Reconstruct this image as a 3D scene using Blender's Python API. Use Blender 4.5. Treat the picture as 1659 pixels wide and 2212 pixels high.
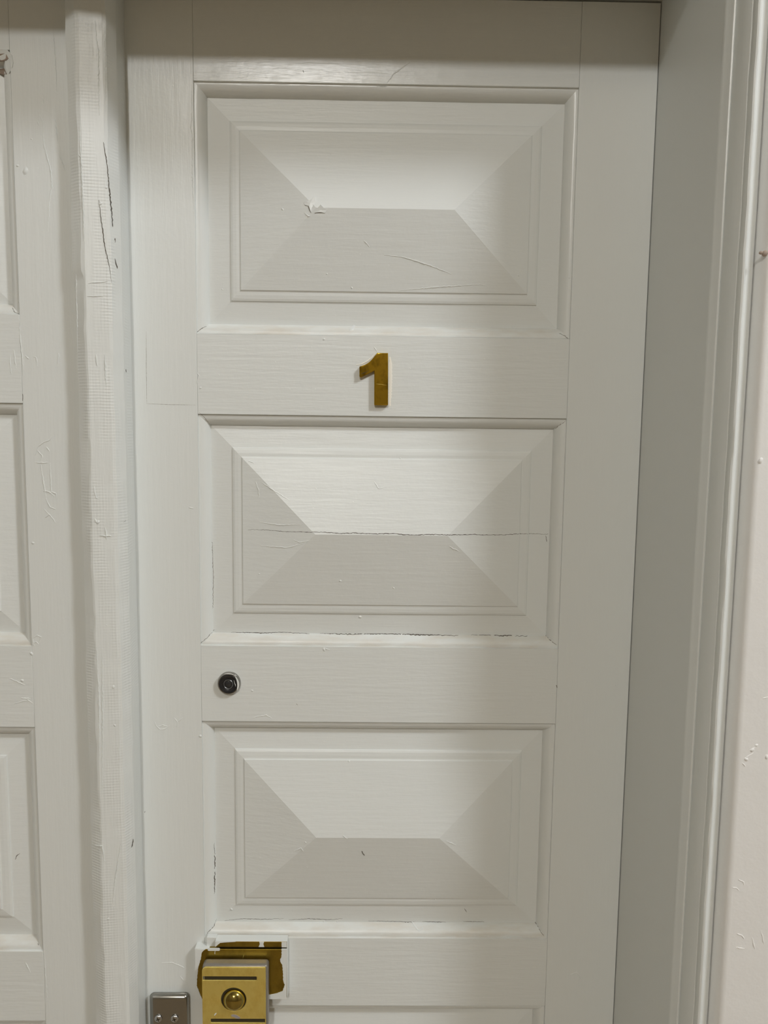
import bpy, bmesh, math, random, json
from mathutils import Matrix, Vector

for o in list(bpy.data.objects):
    bpy.data.objects.remove(o)
scene = bpy.context.scene
COL = scene.collection

# ------------------------------------------------------------------ camera
CAM_PITCH, CAM_ROLL, CAM_YAW = math.radians(6.078), math.radians(0.706), math.radians(0.716)
F_PX = 1661.0
cp, sp = math.cos(CAM_PITCH), math.sin(CAM_PITCH)
cy, sy = math.cos(CAM_YAW), math.sin(CAM_YAW)
fwd = Vector((sy * cp, cy * cp, -sp)); right = Vector((cy, -sy, 0)); up = right.cross(fwd)
cr, sr = math.cos(CAM_ROLL), math.sin(CAM_ROLL)
r2 = cr * right + sr * up; u2 = -sr * right + cr * up
cam = bpy.data.cameras.new('camera'); cam_o = bpy.data.objects.new('camera', cam); COL.objects.link(cam_o)
m = Matrix((r2, u2, -fwd)).transposed().to_4x4(); m.translation = (0, -0.9, 0)
cam_o.matrix_world = m
cam.sensor_fit = 'VERTICAL'; cam.sensor_height = 24.0; cam.lens = F_PX / 2212.0 * 24.0
cam.clip_start = 0.02
scene.camera = cam_o

# ------------------------------------------------------------------ light
world = bpy.data.worlds.new('world'); scene.world = world; world.use_nodes = True
world.node_tree.nodes['Background'].inputs[0].default_value = (1, 0.94, 0.85, 1)
world.node_tree.nodes['Background'].inputs[1].default_value = 0.02

def lamp(name, loc, radius, power, color):
    l = bpy.data.lights.new(name, 'POINT'); l.energy = power; l.color = color
    l.shadow_soft_size = radius
    o = bpy.data.objects.new(name, l); COL.objects.link(o); o.location = loc
    return o
lamp('hall_ceiling_lamp', (-0.45, -4.20, 2.06), 0.11, 176, (1.0, 0.99, 0.965))
lamp('entrance_ceiling_lamp', (1.95, -1.78, 2.03), 0.23, 156, (0.965, 1.0, 1.055))

vs = scene.view_settings
scene.display_settings.display_device = 'sRGB'
vs.view_transform = 'Standard'; vs.look = 'None'; vs.exposure = 0.07; vs.gamma = 1.0
vs.use_curve_mapping = False

MM = 0.001
rnd = random.Random(7)

# ------------------------------------------------------------------ materials
def new_mat(name):
    mt = bpy.data.materials.new(name); mt.use_nodes = True
    return mt, mt.node_tree.nodes, mt.node_tree.links, mt.node_tree.nodes['Principled BSDF']

def noise_node(n, l, coord, scale, detail=3.0, rough=0.55):
    mp = n.new('ShaderNodeMapping'); mp.inputs['Scale'].default_value = scale
    l.new(coord, mp.inputs['Vector'])
    t = n.new('ShaderNodeTexNoise'); t.inputs['Scale'].default_value = 1.0
    t.inputs['Detail'].default_value = detail; t.inputs['Roughness'].default_value = rough
    l.new(mp.outputs[0], t.inputs['Vector'])
    return t.outputs['Fac']

def math_node(n, l, op, a, b):
    k = n.new('ShaderNodeMath'); k.operation = op
    for i, v in enumerate((a, b)):
        if isinstance(v, (int, float)): k.inputs[i].default_value = v
        else: l.new(v, k.inputs[i])
    return k.outputs[0]

def paint(name, axis='x', strokes=1.0, lumps=1.0, weave=0.0, rough=0.36, color=(0.758, 0.785, 0.772), dust=0.0):
    mt, n, l, b = new_mat(name)
    co = n.new('ShaderNodeTexCoord').outputs['Object']
    fine = {'x': (45, 500, 900), 'z': (900, 500, 45), 'n': (420, 420, 420)}[axis]
    mid = {'x': (14, 120, 170), 'z': (170, 120, 12), 'n': (90, 90, 90)}[axis]
    f = noise_node(n, l, co, fine, 2.0)
    g = noise_node(n, l, co, mid, 3.0)
    h = noise_node(n, l, co, (28, 28, 28), 4.0)
    s = math_node(n, l, 'MULTIPLY', f, 0.22 * strokes)
    s = math_node(n, l, 'ADD', s, math_node(n, l, 'MULTIPLY', g, 0.9 * strokes))
    s = math_node(n, l, 'ADD', s, math_node(n, l, 'MULTIPLY', h, 1.6 * lumps))
    # sparse small pimples of dried paint
    v = n.new('ShaderNodeTexVoronoi'); v.inputs['Scale'].default_value = 55; v.inputs['Randomness'].default_value = 1.0
    l.new(co, v.inputs['Vector'])
    pim = math_node(n, l, 'LESS_THAN', v.outputs['Distance'], 0.045)
    s = math_node(n, l, 'ADD', s, math_node(n, l, 'MULTIPLY', pim, 0.35 * lumps))
    if weave:
        w1 = n.new('ShaderNodeTexWave'); w1.bands_direction = 'Z'; w1.inputs['Scale'].default_value = 95; w1.inputs['Distortion'].default_value = 1.2
        w2 = n.new('ShaderNodeTexWave'); w2.bands_direction = 'X'; w2.inputs['Scale'].default_value = 95; w2.inputs['Distortion'].default_value = 2.0
        for w in (w1, w2): l.new(co, w.inputs['Vector'])
        msk = noise_node(n, l, co, (40, 40, 9), 2.0)
        mm_ = n.new('ShaderNodeMapRange'); mm_.inputs[1].default_value = 0.42; mm_.inputs[2].default_value = 0.6
        l.new(msk, mm_.inputs[0])
        ww = math_node(n, l, 'ADD', w1.outputs['Fac'], math_node(n, l, 'MULTIPLY', w2.outputs['Fac'], 0.6))
        s = math_node(n, l, 'ADD', s, math_node(n, l, 'MULTIPLY', math_node(n, l, 'MULTIPLY', ww, mm_.outputs[0]), weave))
    bp = n.new('ShaderNodeBump'); bp.inputs['Strength'].default_value = 1.0; bp.inputs['Distance'].default_value = 0.0003
    l.new(s, bp.inputs['Height']); l.new(bp.outputs[0], b.inputs['Normal'])
    if dust:
        d = noise_node(n, l, co, (22, 60, 90), 5.0)
        mr = n.new('ShaderNodeMapRange'); mr.inputs[1].default_value = 0.38; mr.inputs[2].default_value = 0.68
        mr.inputs[4].default_value = dust; l.new(d, mr.inputs[0])
        mx = n.new('ShaderNodeMix'); mx.data_type = 'RGBA'
        mx.inputs['A'].default_value = (*color, 1); mx.inputs['B'].default_value = (0.60, 0.52, 0.41, 1)
        l.new(mr.outputs[0], mx.inputs['Factor']); l.new(mx.outputs['Result'], b.inputs['Base Color'])
    else:
        b.inputs['Base Color'].default_value = (*color, 1)
    b.inputs['Roughness'].default_value = rough
    return mt

def plain(name, color, rough=0.6, metal=0.0):
    mt, n, l, b = new_mat(name)
    co = n.new('ShaderNodeTexCoord').outputs['Object']
    t = noise_node(n, l, co, (160, 160, 160), 3.0)
    mx = n.new('ShaderNodeMix'); mx.data_type = 'RGBA'
    mx.inputs['A'].default_value = (*[c * 0.88 for c in color], 1); mx.inputs['B'].default_value = (*[min(1, c * 1.1) for c in color], 1)
    l.new(t, mx.inputs['Factor']); l.new(mx.outputs['Result'], b.inputs['Base Color'])
    b.inputs['Roughness'].default_value = rough; b.inputs['Metallic'].default_value = metal
    return mt

def brass(name, light, dark, rough, spots=0.0, dirt_lo=0.45, dirt_hi=0.75):
    mt, n, l, b = new_mat(name)
    co = n.new('ShaderNodeTexCoord').outputs['Object']
    t = noise_node(n, l, co, (70, 70, 45), 5.0, 0.65)
    mr = n.new('ShaderNodeMapRange'); mr.inputs[1].default_value = dirt_lo; mr.inputs[2].default_value = dirt_hi; l.new(t, mr.inputs[0])
    mx = n.new('ShaderNodeMix'); mx.data_type = 'RGBA'
    mx.inputs['A'].default_value = (*light, 1); mx.inputs['B'].default_value = (*dark, 1)
    l.new(mr.outputs[0], mx.inputs['Factor'])
    col = mx.outputs['Result']
    if spots:
        t2 = noise_node(n, l, co, (420, 420, 420), 3.0, 0.6)
        m2 = n.new('ShaderNodeMapRange'); m2.inputs[1].default_value = 0.70; m2.inputs[2].default_value = 0.74; m2.inputs[4].default_value = spots
        l.new(t2, m2.inputs[0])
        x2 = n.new('ShaderNodeMix'); x2.data_type = 'RGBA'; x2.inputs['B'].default_value = (0.06, 0.035, 0.01, 1)
        l.new(m2.outputs[0], x2.inputs['Factor']); l.new(col, x2.inputs['A']); col = x2.outputs['Result']
    l.new(col, b.inputs['Base Color'])
    b.inputs['Metallic'].default_value = 1.0
    rr = n.new('ShaderNodeMapRange'); rr.inputs[3].default_value = rough * 0.8; rr.inputs[4].default_value = rough * 1.3
    l.new(t, rr.inputs[0]); l.new(rr.outputs[0], b.inputs['Roughness'])
    st = noise_node(n, l, co, (30, 300, 1400), 2.0)
    bp = n.new('ShaderNodeBump'); bp.inputs['Strength'].default_value = 0.25; bp.inputs['Distance'].default_value = 0.0001
    l.new(st, bp.inputs['Height']); l.new(bp.outputs[0], b.inputs['Normal'])
    return mt

def steel(name, color, rough):
    mt, n, l, b = new_mat(name)
    co = n.new('ShaderNodeTexCoord').outputs['Object']
    st = noise_node(n, l, co, (25, 700, 900), 2.0)
    bp = n.new('ShaderNodeBump'); bp.inputs['Strength'].default_value = 0.2; bp.inputs['Distance'].default_value = 0.0001
    l.new(st, bp.inputs['Height']); l.new(bp.outputs[0], b.inputs['Normal'])
    b.inputs['Base Color'].default_value = (*color, 1); b.inputs['Metallic'].default_value = 1.0; b.inputs['Roughness'].default_value = rough
    return mt

PX = paint('white_gloss_paint_horizontal_strokes', 'x', strokes=1.5, rough=0.27)
PZ = paint('white_gloss_paint_vertical_strokes', 'z', strokes=0.85, rough=0.32)
PP = paint('white_gloss_paint_panels', 'x', strokes=1.1, rough=0.37)
PB = paint('clean_cream_paint', 'n', strokes=0.5, color=(0.90, 0.885, 0.83))
PN = paint('white_gloss_paint_thick', 'n', strokes=0.7)
PD = paint('white_gloss_paint_dusty_ledge', 'x', dust=0.42)
PA = paint('white_gloss_paint_over_weave', 'z', strokes=1.5, lumps=1.3, weave=0.5, rough=0.4)
PJ = paint('white_smooth_paint', 'n', strokes=0.35, lumps=0.5, rough=0.42)
PW = paint('white_wall_paint', 'n', strokes=0.8, lumps=1.6, rough=0.5, color=(0.865, 0.87, 0.865))
CRACK = plain('dark_crack', (0.10, 0.085, 0.065), 0.9)
CRACK2 = plain('grey_crack', (0.30, 0.28, 0.25), 0.9)
STAIN = plain('reddish_brown_exposed_wood', (0.34, 0.27, 0.22), 0.7)
BRASS = brass('polished_brass', (1.0, 0.86, 0.30), (0.86, 0.68, 0.19), 0.52, spots=0.9)
BRASS_OLD = brass('tarnished_brass', (0.36, 0.26, 0.045), (0.22, 0.155, 0.025), 0.36)
BRASS_NUM = brass('worn_brass_numeral', (0.55, 0.36, 0.035), (0.16, 0.095, 0.01), 0.15, dirt_lo=0.5, dirt_hi=0.72)
DOME = brass('smooth_brass_dome', (0.52, 0.42, 0.13), (0.36, 0.28, 0.07), 0.10)
STEEL = steel('brushed_dark_steel', (0.36, 0.355, 0.33), 0.26)
CHROME = steel('worn_chrome', (0.34, 0.33, 0.31), 0.14)
BLACK = plain('black_plastic', (0.018, 0.018, 0.02), 0.28)
LENS = plain('dark_lens_glass', (0.03, 0.03, 0.032), 0.05)
SLOT = plain('dark_slot', (0.03, 0.024, 0.012), 0.6)
HOUSING = plain('dull_grey_metal', (0.27, 0.25, 0.22), 0.3, 0.35)
SCREW = steel('zinc_screw', (0.62, 0.62, 0.62), 0.3)
FLOOR = plain('brown_hall_floor', (0.26, 0.19, 0.11), 0.5)
ROOMW = plain('cream_hall_wall', (0.20, 0.165, 0.12), 0.8)
CEIL = plain('white_hall_ceiling', (0.38, 0.345, 0.27), 0.8)

# ------------------------------------------------------------------ mesh helpers
def link(name, verts, faces, mat, parent=None, smooth=None):
    me = bpy.data.meshes.new(name)
    me.from_pydata([tuple(c * MM for c in v) for v in verts], [], faces)
    bm = bmesh.new(); bm.from_mesh(me); bmesh.ops.recalc_face_normals(bm, faces=bm.faces[:]); bm.to_mesh(me); bm.free()
    if smooth is not None:
        for p in me.polygons: p.use_smooth = True
        me.set_sharp_from_angle(angle=math.radians(smooth))
    me.materials.append(mat)
    o = bpy.data.objects.new(name, me); COL.objects.link(o)
    if parent: attach(o, parent)
    return o

def attach(o, parent):
    o.parent = parent
    inv = Matrix.Translation(-parent.location) if parent.type == 'EMPTY' else Matrix.Identity(4)
    o.matrix_parent_inverse = inv

def box_bm(boxes, bevel=0.0, segs=2):
    bm = bmesh.new()
    for (x0, x1, y0, y1, z0, z1) in boxes:
        r = bmesh.ops.create_cube(bm, size=1.0)
        for v in r['verts']:
            v.co = Vector(((x0 + x1) / 2 + v.co.x * (x1 - x0), (y0 + y1) / 2 + v.co.y * (y1 - y0), (z0 + z1) / 2 + v.co.z * (z1 - z0))) * MM
    if bevel:
        bmesh.ops.bevel(bm, geom=bm.edges[:], offset=bevel * MM, segments=segs, profile=0.5, affect='EDGES')
    return bm

def box(name, x0, x1, y0, y1, z0, z1, mat, parent=None, bevel=0.0, segs=2):
    bm = box_bm([(x0, x1, y0, y1, z0, z1)], bevel, segs)
    me = bpy.data.meshes.new(name); bm.to_mesh(me); bm.free()
    if bevel:
        for p in me.polygons: p.use_smooth = max(abs(c) for c in p.normal) < 0.999
    me.materials.append(mat)
    o = bpy.data.objects.new(name, me); COL.objects.link(o)
    if parent: attach(o, parent)
    return o

def empty(name, loc):
    o = bpy.data.objects.new(name, None); COL.objects.link(o)
    o.location = Vector(loc) * MM; o.empty_display_size = 0.02
    return o

def lathe(name, cx, cz, prof, mat, parent=None, seg=40, smooth=35):
    """profile of (radius, y) revolved about the Y axis through (cx, cz)"""
    vs_, fs = [], []
    for r, y in prof:
        for k in range(seg):
            a = 2 * math.pi * k / seg
            vs_.append((cx + r * math.cos(a), y, cz + r * math.sin(a)))
    for i in range(len(prof) - 1):
        for k in range(seg):
            k2 = (k + 1) % seg
            fs.append((i * seg + k, i * seg + k2, (i + 1) * seg + k2, (i + 1) * seg + k))
    fs.append(tuple(range(seg)))
    fs.append(tuple((len(prof) - 1) * seg + k for k in range(seg)))
    return link(name, vs_, fs, mat, parent, smooth)

def plate(name, outlines, yc, half, bevel, mat, parent=None, res=2):
    """flat plate in the XZ plane with holes: outlines[0] outer, others holes; thickness 2*half, front at yc-half"""
    cu = bpy.data.curves.new(name, 'CURVE'); cu.dimensions = '2D'; cu.fill_mode = 'BOTH'
    cu.extrude = (half - bevel) * MM; cu.bevel_depth = bevel * MM; cu.bevel_resolution = res; cu.offset = -bevel * MM
    for ol in outlines:
        s = cu.splines.new('POLY'); s.points.add(len(ol) - 1); s.use_cyclic_u = True
        for p, (x, z) in zip(s.points, ol): p.co = (x * MM, z * MM, 0, 1)
    t = bpy.data.objects.new('tmp', cu); COL.objects.link(t)
    dg = bpy.context.evaluated_depsgraph_get(); dg.update()
    me = bpy.data.meshes.new_from_object(t.evaluated_get(dg))
    bpy.data.objects.remove(t); bpy.data.curves.remove(cu)
    me.name = name
    for v in me.vertices: v.co = Vector((v.co.x, yc * MM - v.co.z, v.co.y))
    me.materials.clear(); me.materials.append(mat)
    for p in me.polygons: p.use_smooth = abs(p.normal.y) < 0.995
    me.set_sharp_from_angle(angle=math.radians(40))
    o = bpy.data.objects.new(name, me); COL.objects.link(o)
    if parent: attach(o, parent)
    return o

def circle(cx, cz, r, n=32, a0=0, a1=360):
    return [(cx + r * math.cos(math.radians(a0 + (a1 - a0) * k / (n if a1 - a0 >= 360 else n - 1))), cz + r * math.sin(math.radians(a0 + (a1 - a0) * k / (n if a1 - a0 >= 360 else n - 1)))) for k in range(n)]

def rrect(x0, x1, z0, z1, radii, n=7):
    """radii: tl, tr, br, bl"""
    tl, tr, br, bl = radii
    pts = []
    for (cx, cz, r, a) in ((x1 - tr, z1 - tr, tr, 0), (x0 + tl, z1 - tl, tl, 90), (x0 + bl, z0 + bl, bl, 180), (x1 - br, z0 + br, br, 270)):
        for k in range(n): pts.append((cx + r * math.cos(math.radians(a + 90 * k / (n - 1))), cz + r * math.sin(math.radians(a + 90 * k / (n - 1)))))
    return pts

def tag(o, label=None, cat=None, group=None, kind=None):
    if label: o['label'] = label
    if cat: o['category'] = cat
    if group: o['group'] = group
    if kind: o['kind'] = kind
    return o

def wob(t, seed, amp):
    return amp * (math.sin(t * 0.021 + seed) + 0.7 * math.sin(t * 0.057 + seed * 2.3) + 0.5 * math.sin(t * 0.13 + seed * 3.7)) / 2.2

def interp(x, P):
    if x <= P[0][0]: return P[0][1]
    for (a, ya), (b, yb) in zip(P, P[1:]):
        if x <= b: return ya + (yb - ya) * (x - a) / (b - a)
    return P[-1][1]

# ------------------------------------------------------------------ the room around the doorway
FZ, CZ = -1550, 2350
OPX0, OPX1, OPZ = -906, 311, 475           # the door opening
WY = -214                                   # face of the wall the doorway is set in
RX0, RX1, RY = -2600, 3200, -6200         # the hall
tag(box('floor', RX0, RX1, RY, 120, FZ - 60, FZ, FLOOR), 'brown floor of the hall in front of the double door', 'floor', kind='structure')
tag(box('ceiling', RX0, RX1, RY, 120, CZ, CZ + 60, CEIL), 'white ceiling of the hall above the doorway', 'ceiling', kind='structure')
tag(box('wall_back', RX0, RX1, RY - 60, RY, FZ, CZ, ROOMW), 'cream hall wall opposite the double door', 'wall', kind='structure')
tag(box('wall_left', RX0 - 60, RX0, RY, 120, FZ, CZ, ROOMW), 'cream hall wall on the left side', 'wall', kind='structure')
tag(box('wall_right', RX1, RX1 + 60, RY, 120, FZ, CZ, ROOMW), 'cream hall wall on the right side', 'wall', kind='structure')
def wall_prism(bm, pts, z0, z1):
    lo = [bm.verts.new((x * MM, y * MM, z0 * MM)) for x, y in pts]; hi = [bm.verts.new((x * MM, y * MM, z1 * MM)) for x, y in pts]
    n = len(pts)
    for k in range(n): bm.faces.new((lo[k], lo[(k + 1) % n], hi[(k + 1) % n], hi[k]))
    bm.faces.new(lo); bm.faces.new(hi)
# the plaster edge stands a little proud of the casing and is rounded by paint
EDGE = [(24.4, 120), (24.4, -196), (25.2, -201), (26.6, -207), (28.4, -211), (30.8, -213.2), (34, -214)]
bm = box_bm([(OPX0 - 24.4, OPX1 + 24.4, WY, 120, OPZ + 26, CZ)])
wall_prism(bm, [(OPX1 + d, y) for d, y in EDGE] + [(RX1, WY), (RX1, 120)], FZ, CZ)
wall_prism(bm, [(OPX0 - d, y) for d, y in EDGE] + [(RX0, WY), (RX0, 120)], FZ, CZ)
bmesh.ops.recalc_face_normals(bm, faces=bm.faces[:])
me = bpy.data.meshes.new('wall_front'); bm.to_mesh(me); bm.free(); me.materials.append(PW)
for p in me.polygons: p.use_smooth = True
me.set_sharp_from_angle(angle=math.radians(35))
wall = bpy.data.objects.new('wall_front', me); COL.objects.link(wall)
tag(wall, 'dented white painted wall the double door is set in', 'wall', kind='structure')

# deep jamb lining, one board per side
tag(box('trim_1', OPX1, 331, -166, 118, FZ, OPZ, PJ, bevel=0.6), 'smooth white jamb board beside the door with the numeral', 'jamb', kind='structure')
tag(box('trim_2', -926, OPX0, -166, 118, FZ, OPZ, PJ, bevel=0.6), 'white jamb board beside the left leaf of the double door', 'jamb', kind='structure')
tag(box('trim_3', -926, 331, -166, 118, OPZ, OPZ + 20, PJ, bevel=0.6), 'white head board above both door leaves', 'jamb', kind='structure')

# moulded casing: profile as (distance outwards from the opening, y)
CAS = [(0, -164), (-0.4, -167), (0.4, -169.5), (1.5, -171), (2.2, -175.5), (3.2, -177.6), (4.4, -178), (5.4, -177), (5.9, -179), (6.1, -184), (6.7, -189.5),
       (8.0, -195), (9.6, -198.6), (10.4, -199), (10.0, -201.5), (10.0, -205.5), (10.8, -207.6), (12.2, -208.3), (13.6, -207.2), (14.8, -203.8), (16.2, -202.2),
       (20, -201.4), (22.8, -200.6), (23.9, -199.4), (24.0, -190.2), (20.5, -190.2), (20.5, -164)]
def casing(name, path, label):
    """path(d, s) -> list of points along the casing for profile offset d"""
    vs_, fs = [], []
    rings = None
    for i, (d, y) in enumerate(CAS):
        pts = path(d, i)
        rings = len(pts)
        for (x, z) in pts: vs_.append((x, y, z))
    n = len(CAS)
    for i in range(n):
        j = (i + 1) % n
        for k in range(rings - 1):
            fs.append((i * rings + k, i * rings + k + 1, j * rings + k + 1, j * rings + k))
    fs.append(tuple(i * rings for i in range(n))); fs.append(tuple(i * rings + rings - 1 for i in range(n)))
    o = link(name, vs_, fs, PZ, None, 38)
    return tag(o, label, 'casing', kind='structure')
def right_path(d, i):
    out = []
    n = 150
    for k in range(n + 1):
        z = FZ + (OPZ + d - FZ) * k / n
        a = 0.45 if 11 <= i <= 19 else 0.12
        e = 1 if 0 < k < n else 0
        out.append((OPX1 + d + e * wob(z * 1.6, 1.0 + (0.9 if i < 11 else 0), a) + e * (rnd.uniform(-.18, .18) if 14 <= i <= 16 else 0), z))
    return out
casing('trim_4', right_path, 'narrow moulded white casing along the jamb right of the numbered door')
casing('trim_5', lambda d, i: [(OPX0 - d, FZ), (OPX0 - d, OPZ + d)], 'narrow moulded white casing on the left of the doorway')
casing('trim_6', lambda d, i: [(OPX0 - d, OPZ + d), (OPX1 + d, OPZ + d)], 'narrow moulded white casing over the top of the doorway')

# ------------------------------------------------------------------ door leaves
MOULD = [(0, 0), (0.4, 2.3), (2.2, 2.2), (5, 2.9), (7.5, 4.6), (9.8, 7.2), (11.6, 10.4), (12.6, 13.2)]
FIELD = [(12.6, 13.2), (38, 9.8), (38.7, 8.3), (41, 7.4), (45, 6.7), (48.6, 6.4), (49.8, 6.0), (50.4, 4.8), (137.5, -14)]
SURF = MOULD + FIELD[1:]

def panel(door, x0, x1, z0, z1, Y):
    """fielded panel with a hipped centre; its four mitred mouldings are sub-parts"""
    vs_, fs = [], []
    rings = [(9.0, 14.6)] + FIELD[:-1]
    for d, y in rings:
        for (x, z) in ((x0 + d, z0 + d), (x1 - d, z0 + d), (x1 - d, z1 - d), (x0 + d, z1 - d)): vs_.append((x, Y + y, z))
    # sides of each ring are split so that the painted steps waver a little
    for i in range(len(rings) - 1):
        for k in range(4):
            k2 = (k + 1) % 4
            fs.append((i * 4 + k, i * 4 + k2, (i + 1) * 4 + k2, (i + 1) * 4 + k))
    h = (z1 - z0) / 2; yr = Y + interp(h, FIELD)
    a = len(vs_); vs_ += [(x0 + h, yr, (z0 + z1) / 2), (x1 - h, yr, (z0 + z1) / 2)]
    b = (len(rings) - 1) * 4
    fs += [(b, b + 1, a + 1, a), (b + 1, b + 2, a + 1), (b + 2, b + 3, a, a + 1), (b + 3, b, a)]
    base = len(vs_)
    vs_ += [(x0 + 9, Y + 26, z0 + 9), (x1 - 9, Y + 26, z0 + 9), (x1 - 9, Y + 26, z1 - 9), (x0 + 9, Y + 26, z1 - 9)]
    for k in range(4): fs.append((k, (k + 1) % 4, base + (k + 1) % 4, base + k))
    fs.append((base, base + 1, base + 2, base + 3))
    p = link('panel', vs_, fs, PP, door)
    for side in range(4):
        moulding(p, side, x0, x1, z0, z1, Y)
    return p

def moulding(par, side, x0, x1, z0, z1, Y):
    prof = MOULD + [(12.6, 14.4), (0, 14.4)]
    n = 36; vs_, fs = [], []
    sd = rnd.uniform(0, 6)
    for i, (d, y) in enumerate(prof):
        A, B = [((x0 + d, z0 + d), (x1 - d, z0 + d)), ((x1 - d, z0 + d), (x1 - d, z1 - d)), ((x1 - d, z1 - d), (x0 + d, z1 - d)), ((x0 + d, z1 - d), (x0 + d, z0 + d))][side]
        nx, nz = [(0, 1), (-1, 0), (0, -1), (1, 0)][side]
        L = abs(B[0] - A[0]) + abs(B[1] - A[1])
        for k in range(n + 1):
            t = k / n
            w = wob(L * t * 2.2, sd, 0.35 if i in (1, 2) else 0.22) if 0 < i < len(MOULD) - 1 and 0 < k < n else 0
            vs_.append((A[0] + (B[0] - A[0]) * t + nx * w, Y + y + (0.4 * w if i > 0 else 0), A[1] + (B[1] - A[1]) * t + nz * w))
    m_ = len(prof)
    for i in range(m_):
        j = (i + 1) % m_
        for k in range(n):
            fs.append((i * (n + 1) + k, i * (n + 1) + k + 1, j * (n + 1) + k + 1, j * (n + 1) + k))
    fs.append(tuple(i * (n + 1) for i in range(m_))); fs.append(tuple(i * (n + 1) + n for i in range(m_)))
    return link('moulding', vs_, fs, PD if side == 0 else (PX if side == 2 else PZ), par, 32)

PANR = [(-206, 223, 107.4, 382.3), (-206, 223, -258.9, 15.9), (-206, 223, -632.1, -352.6), (-206, 223, -998, -723), (-206, 223, -1360, -1085)]
PANL = [(-822.5, -393.5, 122, 397.3), (-822.5, -393.5, -252.3, 24.9), (-822.5, -393.5, -629.7, -349.7), (-822.5, -393.5, -995, -720), (-822.5, -393.5, -1357, -1082)]

def leaf(name, label, loc, X0, X1, pans, Y, T, ztop, zbot, group):
    d = empty(name, loc)
    tag(d, label, 'door', group, 'structure')
    px0, px1 = pans[0][0], pans[0][1]
    box('stile', X0, px0 - 0.06, Y, Y + T, zbot, ztop, PZ, d, bevel=0.35)
    box('stile', px1 + 0.06, X1, Y, Y + T, zbot, ztop, PZ, d, bevel=0.35)
    zs = [ztop] + [v for p in pans for v in (p[3], p[2])] + [zbot]
    for k in range(0, len(zs), 2):
        box('rail', px0 + 0.05, px1 - 0.05, Y, Y + T, zs[k + 1], zs[k], PX, d, bevel=0.5)
    for p in pans: panel(d, *p, Y)
    return d

door1 = leaf('door_1', 'white panelled door leaf carrying the brass numeral, peephole and lock', (0, 0, FZ), -284.5, 310.2, PANR, 0, 40, 472.6, FZ + 6, None)
door2 = leaf('door_2', 'white panelled door leaf at the left edge with a rough upright strip', (-600, -30, FZ), OPX0 + 1, -285.2, PANL, -30, 40, 472.6, FZ + 6, None)

# cover strip screwed to the meeting edge of the left leaf
AST = [(-326.8, -30.2), (-325.6, -45), (-314, -52), (-311.5, -52.6), (-289, -49), (-285.6, -47.4), (-279.8, -34.5), (-279.3, -32), (-280.6, -20), (-280.8, -0.03)]
vs_, fs = [], []
prof = AST + [(-285, -0.03), (-285, -30.2)]
NZ = 420
for i, (x, y) in enumerate(prof):
    for k in range(NZ + 1):
        z = FZ + 6 + (472.6 - FZ - 6) * k / NZ
        w = wv = 0
        if i < 8:
            amp = (0.5, 1.0, 1.3, 0.9, 0.7, 0.8, 0.6, 0.4)[i]
            w = wob(z * 1.3, i // 2 * 1.7, amp) + rnd.uniform(-0.10, 0.10)
            wv = wob(z * 1.7, 4 + i * 0.6, 0.22)
            if z > 160 and i in (1, 2): w -= 2.0 * min(1, (z - 160) / 4)     # strip is broader above a scarf joint
        vs_.append((x + w, y + wv, z))
m_ = len(prof)
for i in range(m_):
    j = (i + 1) % m_
    for k in range(NZ):
        fs.append((i * (NZ + 1) + k, i * (NZ + 1) + k + 1, j * (NZ + 1) + k + 1, j * (NZ + 1) + k))
fs.append(tuple(i * (NZ + 1) for i in range(m_))); fs.append(tuple(i * (NZ + 1) + NZ for i in range(m_)))
strip = link('cover_strip', vs_, fs, PA, door2, 14)
strip['label'] = 'rough painted upright cover strip between the two leaves'

# ------------------------------------------------------------------ cracks, ridges and lumps in the paint
def surf_of(pans, Y):
    def f(x, z):
        for x0, x1, z0, z1 in pans:
            if x0 <= x <= x1 and z0 <= z <= z1:
                return Y + interp(min(x - x0, x1 - x, z - z0, z1 - z), SURF)
        return Y
    return f
SR_, SL_ = surf_of(PANR, 0), surf_of(PANL, -30)
SA_ = lambda x, z: interp(x, AST[:8])
SW_ = lambda x, z: WY

def densify(pts, step):
    out = [pts[0]]
    for (a, b), (c, d) in zip(pts, pts[1:]):
        n = max(1, int(math.hypot(c - a, d - b) / step))
        for k in range(1, n + 1): out.append((a + (c - a) * k / n, b + (d - b) * k / n))
    return out

def strand(name, pts, S, w, h, mat, parent, jit=0.35, flat=False):
    P = densify(pts, 1.6)
    P = [(x + rnd.uniform(-jit, jit), z + rnd.uniform(-jit, jit)) for x, z in P]
    vs_, fs = [], []
    n = len(P)
    for i, (x, z) in enumerate(P):
        a = P[max(0, i - 1)]; b = P[min(n - 1, i + 1)]
        tx, tz = b[0] - a[0], b[1] - a[1]; L = math.hypot(tx, tz) or 1
        nx, nz = -tz / L, tx / L
        f = (0.35 + 0.65 * math.sin(math.pi * (i + 0.5) / n)) * rnd.uniform(0.6, 1.2)
        for s_, hh in ((-1, -0.25), (-0.35, 1), (0.35, 1), (1, -0.25)):
            xx, zz = x + nx * w * f * s_, z + nz * w * f * s_
            vs_.append((xx, S(xx, zz) - (h * f * hh if not flat else (h if hh > 0 else -0.1)), zz))
    for i in range(n - 1):
        for k in range(3): fs.append((i * 4 + k, i * 4 + k + 1, i * 4 + 5 + k, i * 4 + 4 + k))
    fs.append((0, 1, 2, 3)); e = (n - 1) * 4; fs.append((e, e + 1, e + 2, e + 3))
    return link(name, vs_, fs, mat, parent, None if flat else 50)

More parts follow.
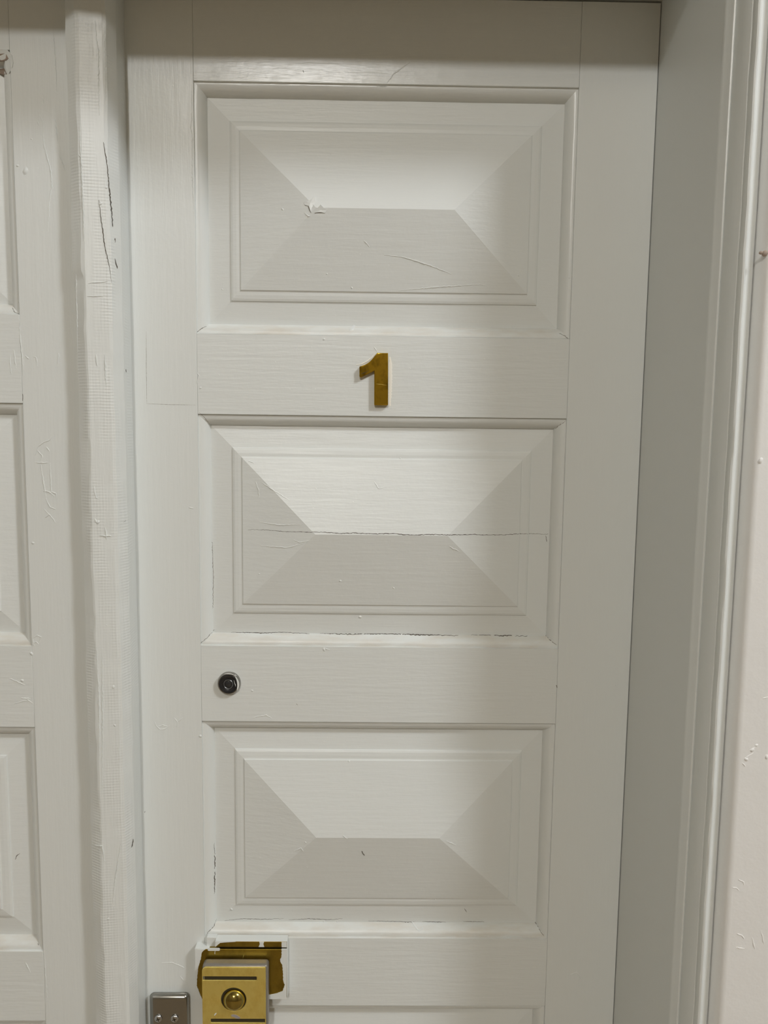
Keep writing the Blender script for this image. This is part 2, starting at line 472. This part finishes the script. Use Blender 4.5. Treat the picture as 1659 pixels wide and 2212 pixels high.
def lump(name, x, z, r, S, mat, parent):
    r = max(r, 0.8)
    vs_, fs = [], []
    n = 9; ph = rnd.uniform(0, 6)
    for q, hh in ((1.0, -0.15), (0.62, 0.55), (0.25, 0.8)):
        for k in range(n):
            a = 2 * math.pi * k / n
            rr = r * q * (1 + 0.22 * math.sin(2 * a + ph) + rnd.uniform(-.12, .12))
            xx, zz = x + rr * math.cos(a), z + rr * math.sin(a) * 1.15
            vs_.append((xx, S(xx, zz) - hh * min(r * 0.55, 1.3), zz))
    for i in range(2):
        for k in range(n): fs.append((i * n + k, i * n + (k + 1) % n, (i + 1) * n + (k + 1) % n, (i + 1) * n + k))
    fs.append(tuple(2 * n + k for k in range(n)))
    return link(name, vs_, fs, mat, parent, 60)

MARKS = json.loads('''{"RC":[[[-149.5,-118.9],[-127.6,-118.3],[-105.9,-119.6],[-63.4,-118.8],[-51.4,-119.2],[-39.5,-120.0],[-21.6,-119.2],[-0.7,-120.4],[23.2,-119.3],[35.1,-120.7],[47.1,-120.8],[71.0,-120.0],[92.0,-120.5],[113.6,-120.3],[129.1,-120.9],[151.1,-121.6],[173.5,-120.7],[192.9,-121.4],[208.8,-121.8]],[[-172.1,-245.8],[-136.3,-246.4],[-108.4,-245.2],[-77.2,-246.6]],[[-64.8,-246.1],[-21.2,-246.9],[9.9,-246.1],[56.7,-246.6],[84.7,-246.9],[103.4,-247.1]],[[119.3,-246.3],[159.7,-246.8],[187.8,-247.0]],[[-205.9,-256.1],[-199.6,-250.8],[-192.2,-242.8]],[[210.1,-246.4],[214.8,-250.7],[221.6,-255.1]],[[206.0,-123.7],[207.6,-131.2]],[[-193.5,-135.4],[-192.7,-179.1],[-193.8,-216.6]],[[-204.4,18.0],[-197.7,10.7],[-194.1,4.9]],[[222.5,13.8],[215.9,8.4],[211.1,3.3]],[[-183.4,-618.3],[-160.7,-615.5],[-138.1,-616.2],[-108.9,-615.3]],[[-102.5,-616.8],[-76.5,-615.1],[-50.6,-616.1],[-34.4,-614.9]],[[-1.9,-617.8],[30.6,-618.4],[56.7,-619.4]],[[66.4,-618.6],[95.7,-619.2]],[[118.5,-617.9],[144.6,-618.5]],[[-205.0,-631.1],[-202.3,-626.7],[-195.7,-621.8],[-193.8,-615.9]],[[209.9,-618.3],[213.4,-623.4],[218.7,-629.5]],[[-194.6,-512.5],[-194.4,-546.5],[-195.1,-579.7]],[[211.1,113.8],[217.7,110.8],[222.6,106.5]],[[-194.5,117.5],[-200.9,113.3],[-205.5,109.4]],[[-263.4,108.9],[-264.3,65.0],[-264.5,27.0]],[[-264.5,27.0],[-236.3,26.3],[-208.0,26.1]],[[-11.2,-510.9],[-7.8,-517.7]],[[222.4,-304.1],[223.0,-307.0]],[[-276.8,-467.1],[-276.9,-469.4]],[[-91.9,-329.8],[-90.2,-331.5]],[[-84.8,395.2],[-83.8,392.8]],[[118.9,-598.6],[122.0,-604.7]]],"RR":[[[-207.8,378.5],[-208.3,339.4],[-210.0,332.4],[-208.0,326.5],[-208.1,280.9],[-207.3,230.7]],[[8.2,382.7],[15.8,393.1],[33.6,405.5]],[[-3.6,381.5],[3.6,380.6],[10.8,381.8]],[[7.9,197.5],[28.9,194.9],[47.4,190.3],[66.0,184.7],[84.8,178.0]],[[24.4,159.3],[72.1,164.0],[125.1,167.7]],[[-15.8,211.7],[-9.0,205.5]],[[-135.6,-137.1],[-113.2,-138.3],[-100.9,-138.4],[-91.0,-135.2],[-79.9,-131.4]],[[-94.8,-128.8],[-86.5,-131.7],[-75.6,-129.1]],[[-135.5,-109.6],[-113.1,-112.0],[-85.5,-110.4]],[[87.6,-134.1],[93.2,-137.4],[99.8,-140.2]],[[-139.7,-61.7],[-136.4,-71.4],[-135.3,-80.0]],[[-132.4,-62.6],[-113.1,-74.5],[-99.4,-82.4]],[[-263.9,-352.0],[-260.7,-358.9],[-256.3,-363.5],[-249.6,-362.3],[-244.5,-357.6]],[[-259.6,-360.1],[-252.8,-357.7],[-247.3,-359.4]],[[-239.3,-348.3],[-234.9,-354.1],[-236.1,-361.0]],[[-234.9,-353.5],[-228.7,-348.2]],[[-145.0,-348.1],[-136.6,-345.8],[-127.6,-344.5],[-120.9,-348.5]],[[-93.2,-512.4],[-85.1,-507.8],[-82.3,-512.1]],[[-33.8,-489.5],[-28.7,-493.6]],[[92.4,-496.6],[104.1,-503.3]],[[52.9,-618.7],[61.7,-625.5],[67.6,-622.3]],[[-0.9,-59.9],[4.6,-67.9],[11.1,-66.2]],[[253.5,-679.9],[261.0,-676.8],[267.1,-684.3],[262.3,-694.3]],[[230.0,-547.1],[234.2,-551.3]],[[-218.3,-92.9],[-212.3,-93.9]],[[-259.6,-666.3],[-246.9,-665.6],[-231.9,-672.4]],[[-237.9,-683.7],[-232.8,-689.9]],[[-206.4,63.2],[-203.8,59.5],[-207.1,50.0]],[[-148.7,-37.5],[-142.1,-40.1]],[[-58.6,-260.7],[-51.9,-262.9]]],"RL":[[-27.8,-403.6,1.5],[-79.4,-499.9,1.0],[-58.0,-618.6,1.25],[-41.5,-618.6,1.0],[81.5,-584.4,1.0],[-28.8,161.6,1.25],[-57.2,176.1,1.0],[-28.5,116.0,3.0],[-60.1,102.8,1.5],[29.9,-32.7,1.0],[23.7,-186.6,1.25],[-15.9,-224.9,2.0],[-58.6,-262.4,2.0],[294.3,-303.5,1.0],[-202.4,45.8,1.5],[-174.3,-601.5,2.0],[-207.8,-371.3,2.0],[-144.8,-314.1,1.5],[-27.0,118.7,2.5],[-106.9,244.8,1.5],[-178.4,159.2,1.0],[161.9,178.0,1.25],[220.4,176.2,1.0],[-135.8,-171.5,1.0],[-39.6,-178.5,1.5]],"LR":[[[-346.6,419.4],[-346.2,401.8],[-345.2,387.8],[-345.3,355.0]],[[-347.1,329.0],[-346.2,312.3],[-345.5,302.8]],[[-364.3,332.5],[-361.1,325.4],[-360.3,319.2],[-361.6,309.7],[-359.6,297.8],[-357.0,285.9],[-353.9,273.9],[-353.4,259.5],[-357.1,240.1],[-359.0,210.8]],[[-366.5,326.3],[-365.2,321.5]],[[-360.3,350.0],[-359.5,343.9]],[[-344.8,293.3],[-339.8,279.0],[-338.4,275.1]],[[-381.8,-33.7],[-378.3,-23.3],[-371.4,-18.0],[-364.6,-15.4],[-362.4,-11.2]],[[-382.6,-40.5],[-374.8,-41.4],[-367.6,-41.3]],[[-375.9,-43.5],[-373.1,-67.5],[-371.1,-83.2]],[[-365.5,-41.3],[-365.3,-67.4],[-364.8,-83.1]],[[-374.9,-72.7],[-368.1,-73.7],[-361.6,-78.9]],[[-372.5,-80.6],[-367.2,-91.0],[-361.0,-93.6]],[[-374.0,-93.7],[-366.5,-101.6],[-361.5,-108.4]],[[-379.5,-26.9],[-373.5,-33.6],[-375.8,-39.3]],[[-369.0,-23.2],[-365.6,-28.3]],[[-365.5,-73.7],[-359.9,-75.7],[-359.5,-80.4]],[[-372.8,-103.2],[-368.5,-100.0]],[[-391.4,-243.0],[-387.0,-239.7],[-382.3,-241.8],[-384.7,-248.4]],[[-392.7,-250.7],[-388.3,-247.3],[-385.3,-250.6]],[[-391.9,-244.1],[-391.2,-252.3]],[[-405.8,78.6],[-405.8,66.0],[-404.7,55.8]],[[-401.1,83.7],[-400.4,73.6],[-399.3,63.5]],[[-393.7,116.4],[-393.8,101.4],[-392.5,81.3],[-391.4,55.0]],[[-379.9,76.4],[-376.9,75.4],[-375.7,66.4]],[[-351.7,80.3],[-353.7,66.6]],[[-388.6,77.3],[-385.1,73.8]],[[-416.7,-321.5],[-400.4,-316.9],[-394.2,-321.3]],[[-420.8,-291.0],[-402.5,-299.2]],[[-408.4,-314.7],[-397.2,-315.2]],[[-392.0,-632.7],[-391.9,-644.7],[-391.6,-668.7],[-390.7,-692.9]],[[-415.2,-644.7],[-409.5,-656.7]]],"LL":[[-381.3,274.0,3.5],[-389.6,279.1,1.5],[-387.9,-132.5,1.75],[-406.0,-293.7,2.0],[-373.6,307.1,1.0],[-394.2,-261.6,2.0],[-395.0,135.7,1.0]],"LC":[[[-427.4,-519.2],[-425.7,-514.6],[-421.9,-511.4]],[[-401.3,-622.6],[-400.3,-624.2]],[[-403.0,129.5],[-399.5,124.2],[-395.0,122.7]],[[-393.2,35.1],[-393.5,27.5]]],"AR":[[[-318.4,411.5],[-316.8,388.4],[-314.7,346.7]],[[-295.0,418.3],[-294.5,402.5],[-293.0,389.0],[-293.7,324.6]],[[-286.3,419.8],[-286.7,371.5],[-286.8,329.9]],[[-312.5,341.6],[-313.4,300.2],[-312.2,253.3],[-311.9,196.4]],[[-323.3,334.7],[-323.5,311.5],[-318.5,296.5]],[[-324.0,283.4],[-324.9,245.7],[-323.7,193.0],[-324.5,139.7],[-324.9,80.7]],[[-322.2,280.8],[-317.0,285.9],[-312.9,281.5],[-318.8,273.1]],[[-309.4,152.4],[-302.3,153.2],[-289.1,155.2]],[[-310.2,138.8],[-294.2,139.4]],[[-303.3,77.9],[-302.2,65.6]],[[-293.9,78.2],[-293.7,46.0]],[[-309.0,-65.2],[-306.9,-77.9],[-303.5,-79.5]],[[-308.9,-101.1],[-307.6,-105.2]],[[-298.1,-111.5],[-296.9,-124.4]],[[-304.6,-120.2],[-292.4,-120.9]],[[-304.9,-248.1],[-306.5,-334.4],[-309.3,-422.5]],[[-310.8,-247.9],[-309.7,-301.7],[-311.1,-378.1]],[[-289.2,-475.7],[-292.8,-497.0],[-297.5,-525.1],[-301.5,-562.1]],[[-321.0,-484.0],[-310.7,-481.9],[-308.7,-501.3]]],"AC":[[[-295.9,239.2],[-294.5,221.2],[-291.5,192.7],[-287.3,171.2],[-285.4,152.5]],[[-289.8,297.9],[-286.8,273.8],[-285.0,237.0],[-283.9,213.7]],[[-282.6,202.3],[-282.7,197.4]],[[-282.9,180.3],[-282.1,170.8]],[[-277.6,63.7],[-277.2,60.2]],[[-282.8,-107.9],[-280.2,-104.8]],[[-281.4,-492.3],[-280.3,-483.2]]],"AL":[[-305.7,-105.2,2.0],[-299.8,-221.6,1.0],[-294.1,-293.7,2.0],[-293.7,-338.9,1.5],[-306.4,-573.1,1.5],[-281.6,-579.3,1.5],[-294.6,235.5,2.0],[-288.2,252.4,1.25]],"WR":[[[345.0,-429.1],[348.1,-429.1],[350.9,-431.9]],[[349.8,-420.7],[354.3,-423.0],[355.9,-426.3]],[[351.8,-475.7],[356.4,-477.1],[359.3,-480.9]],[[351.8,-489.9],[359.9,-490.9]],[[366.8,-479.4],[369.8,-491.3]],[[374.8,-472.3],[378.4,-486.5]],[[349.0,-301.6],[352.2,-297.9],[356.4,-295.2]],[[352.8,-293.4],[359.0,-288.9]],[[346.6,-305.2],[349.4,-308.3]],[[361.7,-242.5],[366.4,-241.6]]],"WL":[[345.4,-23.0,2.5],[349.8,-301.6,2.0],[354.9,-292.5,2.0],[358.5,-288.0,1.5],[368.8,-299.2,2.0]],"chip":[[336.6,157.2]]}''')
for i, p in enumerate(MARKS['RC']):
    strand('paint_crack', p, SR_, (0.33 if i in (20, 21) else 0.5) * (1.3 if i == 0 else 1), 0.10, CRACK2 if i in (20, 21, 7, 8, 9) else CRACK, door1, 0.05 if i in (20, 21) else 0.35, True)
for p in MARKS['RR']: strand('paint_ridge', p, SR_, 0.9, 0.55, PN, door1)
for x, z, r in MARKS['RL']: lump('paint_lump', x, z, r, SR_, PN, door1)
for p in MARKS['LC']: strand('paint_crack', p, SL_, 0.5, 0.10, CRACK, door2, 0.2, True)
for p in MARKS['LR']: strand('paint_ridge', p, SL_, 0.85, 0.65, PN, door2)
for x, z, r in MARKS['LL']: lump('paint_lump', x, z, r, SL_, PN, door2)
for p in MARKS['AC']: strand('paint_crack', p, SA_, 0.45, 0.5, CRACK, strip, 0.3, True)
for p in MARKS['AR']: strand('paint_ridge', p, SA_, 0.9, 0.95, PA, strip)
for x, z, r in MARKS['AL']: lump('paint_lump', x, z, r, SA_, PN, strip)
for p in MARKS['WR']: strand('paint_ridge', p, SW_, 1.0, 0.5, PW, wall)
for x, z, r in MARKS['WL']: lump('paint_lump', x, z, r, SW_, PW, wall)
cx, cz = MARKS['chip'][0]
lump('paint_chip', cx + 1, cz, 2.6, SW_, STAIN, wall); lump('paint_chip', cx - 2.5, cz + 0.5, 1.6, SW_, STAIN, wall)

def flake(name, pts, S, mat, parent):
    """curled flake of paint: pts (x, z, lift)"""
    c = [sum(p[i] for p in pts) / len(pts) for i in range(3)]
    vs_ = [(x, S(x, z) - l_, z) for x, z, l_ in pts] + [(x, S(x, z) + 0.4, z) for x, z, l_ in pts]
    n = len(pts)
    vs_ += [(c[0], S(c[0], c[1]) - c[2] * 0.6, c[1])]
    fs = [(k, (k + 1) % n, 2 * n) for k in range(n)] + [(k, (k + 1) % n, n + (k + 1) % n, n + k) for k in range(n)] + [tuple(range(n, 2 * n))]
    return link(name, vs_, fs, mat, parent)
flake('paint_flake', [(-82.5, 251.5, .3), (-79.5, 251, .6), (-72, 255.5, 1.2), (-70.3, 258.2, 2.0), (-68.6, 251, .4), (-73.5, 244.8, .4), (-74.5, 240.6, .9), (-76.8, 246.8, .8), (-81.5, 248.3, .5)], SR_, PN, door1)
flake('paint_flake', [(-68, 243.5, .3), (-63.5, 248, 1.8), (-59.2, 243.8, .6), (-56.2, 242.6, .3), (-58.8, 239.4, .7), (-64, 240.2, 1.0), (-70, 239.6, .4)], SR_, PN, door1)
flake('paint_flake', [(-82, 240.5, .2), (-80, 238, .6), (-77, 235.5, .9), (-75.2, 236.2, .3), (-77.5, 238.5, .3)], SR_, PN, door1)
strand('paint_crack', [(-81, 247.8), (-77.5, 247.2), (-75.2, 241), (-74, 239.2)], SR_, 0.45, 0.4, CRACK2, door1, 0.2, True)
strand('paint_crack', [(-70, 239.3), (-64, 239.9), (-59.5, 239.8)], SR_, 0.45, 0.6, CRACK2, door1, 0.2, True)
# torn corner of the left leaf's upper moulding
flake('torn_moulding', [(-412, 397, .2), (-396, 397.5, .8), (-391, 392, 1.2), (-389.8, 385, .8), (-391, 380, .6), (-396, 374, .8), (-399, 380, 1.0), (-401, 389, 1.4), (-412, 390, .6)], SL_, PN, door2)
flake('torn_moulding', [(-412, 393, 1.6), (-398, 394, 1.9), (-395.4, 389, 1.5), (-399, 387.6, 1.6), (-412, 388, 1.2)], SL_, STAIN, door2)
flake('torn_moulding', [(-412, 383, 1.2), (-402, 380.5, 1.5), (-398.6, 374, 1.2), (-404, 375.6, 1.0), (-412, 378.5, 1.0)], SL_, STAIN, door2)

# ------------------------------------------------------------------ brass numeral
num = empty('house_number', (0, 0, 28.5))
tag(num, 'shiny brass numeral 1 fixed to the rail below the top panel', 'house number')
ol = [(1.1, 87.8), (13.6, 87.8), (14.0, 58), (14.3, 28.9), (13.4, 28.5), (-1.0, 28.4), (-1.7, 29.2), (-2.0, 67.4), (-16.8, 59.9), (-18.2, 59.9), (-19.0, 61.2), (-19.1, 71.6), (-18.7, 72.2), (-13.3, 74.1), (-10.3, 75.7), (-7.5, 77.7), (-5.2, 80.0), (-3.1, 82.6), (-1.0, 85.3)]
plate('numeral', [ol], -3.3, 3.1, 0.8, BRASS_NUM, num, 3)
strand('scratch', [(0.5, 52.6), (6, 52.2), (12.5, 51.3)], lambda x, z: -6.4, 0.22, 0.05, BRASS, num, 0.05, True)
strand('tarnish', [(-17.2, 64), (-12, 65.5), (-8.5, 67.6)], lambda x, z: -6.4, 0.6, 0.05, SLOT, num, 0.3, True)
# paint ridge left round the numeral
strand('paint_bead', [(15.6, 84), (16.6, 80), (17, 55), (16.4, 30), (17, 28)], lambda x, z: 0, 2.7, 0.3, PB, num, 0.1)
strand('paint_bead', [(-23, 74.2), (-17, 75.2), (-10, 78.5), (-5, 83.2), (-1.5, 87.4)], lambda x, z: 0, 1.1, 0.8, PB, num, 0.15)
strand('paint_bead', [(-2.5, 95), (0, 91.5), (1, 90)], lambda x, z: 0, 0.9, 0.5, PN, num, 0.15)

# ------------------------------------------------------------------ peephole
PX_, PZ_ = -172.2, -304.1
pe = empty('door_viewer', (PX_, 0, PZ_))
tag(pe, 'small round peephole with black centre and worn chrome rim', 'peephole')
lathe('rim', PX_, PZ_, [(13.8, 0.2), (13.8, -3.4), (13.2, -5.2), (12.2, -6.2), (11.2, -6.3), (10.9, -5.2)], CHROME, pe)
lathe('face', PX_, PZ_, [(11.6, -2), (11.6, -6.2), (11.0, -6.9), (10.2, -7.0), (9.9, -6.6), (6.4, -6.2), (5.9, -5.8)], BLACK, pe)
lathe('lens_ring', PX_, PZ_, [(5.8, -5.0), (5.9, -7.0), (5.4, -7.5), (4.7, -7.0), (4.6, -5.8)], plain('dark_grey_metal', (0.20, 0.20, 0.20), 0.3, 0.8), pe)
lathe('lens', PX_, PZ_, [(4.75, -5.0), (4.7, -6.1), (3.6, -6.7), (2.0, -7.1), (0.4, -7.25)], LENS, pe, 28, 80)
def crescent(a0, a1, r0, r1, y, name):
    n = 14; o_, i_ = [], []
    for k in range(n):
        t = k / (n - 1); a = math.radians(a0 + (a1 - a0) * t)
        w = math.sin(math.pi * t) ** 0.6
        ri = r1 - (r1 - r0) * w + rnd.uniform(-.15, .15)
        o_.append((PX_ + r1 * math.cos(a), PZ_ + r1 * math.sin(a))); i_.append((PX_ + ri * math.cos(a), PZ_ + ri * math.sin(a)))
    return plate(name, [o_ + i_[::-1]], y, 0.35, 0.08, PN, pe, 1)
crescent(-38, 50, 10.6, 12.9, -6.7, 'paint_smear')
crescent(62, 112, 12.5, 13.2, -6.2, 'paint_smear')
crescent(160, 200, 13.3, 13.9, -4.6, 'paint_smear')
strand('paint_speck', [(PX_ + 6.6, PZ_ + 4.5), (PX_ + 7.6, PZ_ + 1.8), (PX_ + 8.2, PZ_ - 2.8)], lambda x, z: -6.5, 0.35, 0.2, PN, pe, 0.5)
strand('reflection_arc', [(PX_ - 6.5, PZ_ + 8.0), (PX_ - 3, PZ_ + 9.4), (PX_ + 1, PZ_ + 9.8), (PX_ + 5, PZ_ + 8.8)], lambda x, z: -6.9, 0.3, 0.2, CHROME, pe, 0.05)  # chrome strip added as the bright reflection arc on the black face

# ------------------------------------------------------------------ brass rim lock
lk = empty('rim_lock', (-165, 0, -735))
tag(lk, 'brass door lock with domed centre on a half painted brass plate', 'lock')
PLY = -12.0
plate('back_plate', [rrect(-215, -102, -705.4, -639, (2, 0.6, 4, 1))], PLY / 2 + 0.3, -PLY / 2 + 0.2, 0.5, BRASS_OLD, lk)
plate('upper_strip', [rrect(-190, -102, -636, -628.8, (0.8, 2.5, 0.6, 0.6))], PLY / 2 + 0.3, -PLY / 2 + 0.2, 0.4, BRASS_OLD, lk)
box('slit_back', -185, -103, -8, 0.5, -640, -635, SLOT, lk)
# what is left of the white paint on the plate
PF = PLY - 0.15
left_edge = [(-202.3, -638.9), (-205, -641), (-207, -644), (-207.6, -649), (-208.6, -653.7), (-210.8, -660), (-211.8, -665.1), (-213.1, -677.4), (-213.6, -687.2), (-210.7, -696.2), (-207.4, -705.2)]
def jag(P, a):
    D_ = densify(P, 1.4)
    return [D_[0]] + [(x + rnd.uniform(-a, a), z) for x, z in D_[1:-1]] + [D_[-1]]
plate('paint_layer', [[(-215.2, -639.2)] + jag(left_edge, 0.35) + [(-215.2, -705.2)]], PF, 0.3, 0.05, PN, lk, 1)
right_edge = [(-108.7, -639.5), (-108.7, -646.8), (-110.6, -653.3), (-107.9, -659.8), (-107.2, -668.8), (-106.5, -681.1), (-104.9, -686), (-107.2, -694.2), (-115.6, -697.5), (-124, -699.2), (-128, -701), (-128, -705)]
plate('paint_layer', [[(-102, -639.5)] + jag(right_edge, 0.5) + [(-104, -705), (-102.6, -704)]], PF, 0.3, 0.05, PN, lk, 1)
plate('paint_layer', [jag([(-102.4, -629.2), (-108.7, -629.2), (-108.5, -636), (-102.4, -636)], 0.15)], PF, 0.3, 0.05, PN, lk, 1)
plate('paint_layer', [[(-136, -629), (-130.2, -629), (-131.2, -632), (-130, -635.6), (-137, -635.6), (-135.4, -632)]], PF, 0.3, 0.05, PN, lk, 1)
plate('paint_layer', [jag([(-190.2, -628.8), (-165, -628.8), (-175, -629.6), (-184, -630.4), (-187, -633), (-190.2, -636)], 0.2)], PF, 0.3, 0.05, PN, lk, 1)
plate('paint_layer', [rrect(-199.5, -184.5, -640.8, -637.2, (1.2, 1.4, 1.4, 1.2))], PF - 0.2, 0.5, 0.2, PN, lk, 1)
plate('paint_layer', [rrect(-108.9, -101.9, -640.3, -637.6, (0.8, 1.0, 1.0, 0.8))], PF - 0.2, 0.5, 0.2, PN, lk, 1)
# white painted edges of the plate
box('paint_edge', -190.2, -101.8, PLY + 0.2, 0, -629, -628.2, PN, lk, 0.2)
box('paint_edge', -215.4, -198, PLY + 0.2, 0, -639.2, -638.4, PN, lk, 0.2)
box('paint_edge', -202, -189.8, PLY + 5, 0, -639.5, -627, PN, lk, 0.5)
box('paint_edge', -102.2, -101.4, PLY + 0.2, 0, -704, -630, PN, lk, 0.2)
box('paint_edge', -215.8, -215, PLY + 0.2, 0, -705.2, -639, PN, lk, 0.2)
strand('paint_drip', [(-190.3, -640.8), (-191, -643), (-190.8, -645.4)], lambda x, z: PLY - 0.2, 0.5, 0.2, PN, lk, 0.15)
strand('paint_drip', [(-155.4, -646), (-156.4, -651)], lambda x, z: PLY - 0.2, 0.35, 0.1, BRASS, lk, 0.1)
# housing, brass face with two slots and a round opening, dome
HX0, HX1, HZ0, HZ1 = -203.4, -126.2, -734.8, -651
box('housing', HX0 - 0.2, HX1 + 2.6, -26.5, PLY - 0.2, HZ0, HZ1 + 1.2, HOUSING, lk, 4.0, 5)
KX, KZ = -165.2, -693.0
box('slot_floor', HX0 + 3, HX1 - 1, -27, -20, HZ0 + 4, HZ1 - 3, SLOT, lk)
outer = rrect(HX0, HX1, HZ0, HZ1, (5.5, 1.2, 1.2, 5.5))
slot1 = rrect(HX0 + 0.9, -137, -667.9, -662.9, (0.4, 1.0, 1.0, 0.4), 4)
slot2 = rrect(-193.5, HX1 - 0.9, -723.6, -718.6, (1.0, 0.4, 0.4, 1.0), 4)
plate('face_plate', [outer, slot1, slot2, circle(KX, KZ, 15.4, 44)], -27.3, 0.9, 0.35, BRASS, lk)
lathe('rim_ring', KX, KZ, [(15.6, -26.6), (15.2, -26.4), (14.8, -24.5)], BRASS_OLD, lk)
lathe('dome', KX + 0.6, KZ - 0.6, [(13.6, -24), (13.6, -26.5), (13.2, -29), (12.2, -31.2), (10.4, -33.4), (7.8, -35.2), (4.8, -36.4), (2.2, -36.9), (0.4, -37)], DOME, lk, 48, 80)
plate('paint_smear', [[(-168.5, -713.6), (-166, -712.4), (-162, -713.2), (-160, -714.6), (-157, -716.8), (-159, -718.4), (-163, -717.6), (-165, -716), (-168, -715.4)]], -28.3, 0.15, 0.03, plain('grey_smear', (0.36, 0.33, 0.33), 0.5), lk, 1)
plate('paint_smear', [[(-189.5, -713.6), (-188, -711.4), (-186, -710.4), (-186.4, -711.8), (-188.4, -714.2)]], -28.3, 0.15, 0.03, PN, lk, 1)

# ------------------------------------------------------------------ steel latch cover beside the lock
lt = empty('latch_cover', (-249, 0, -790))
tag(lt, 'small dark steel plate with two cross head screws left of the lock', 'latch plate')
box('plate', -274.2, -225.2, -10.5, -0.2, -792, -702.6, STEEL, lt, 5.5, 6)
for sx in (-262.3, -242.0):
    s_ = lathe('screw', sx, -732.5, [(4.7, -10.8), (4.7, -11.8), (4.0, -12.5), (2.5, -12.9), (0.5, -13.0)], SCREW, lt, 24, 60)
    a = math.radians(20)
    for da in (0, math.pi / 2):
        c_, s2 = math.cos(a + da), math.sin(a + da)
        ov = [(sx + c_ * u * 2.6 - s2 * v * 0.5, -732.5 + s2 * u * 2.6 + c_ * v * 0.5) for u, v in ((-1, -1), (1, -1), (1, 1), (-1, 1))]
        k_ = plate('cross_slot', [ov], -12.9, 0.25, 0.02, SLOT, s_, 1)
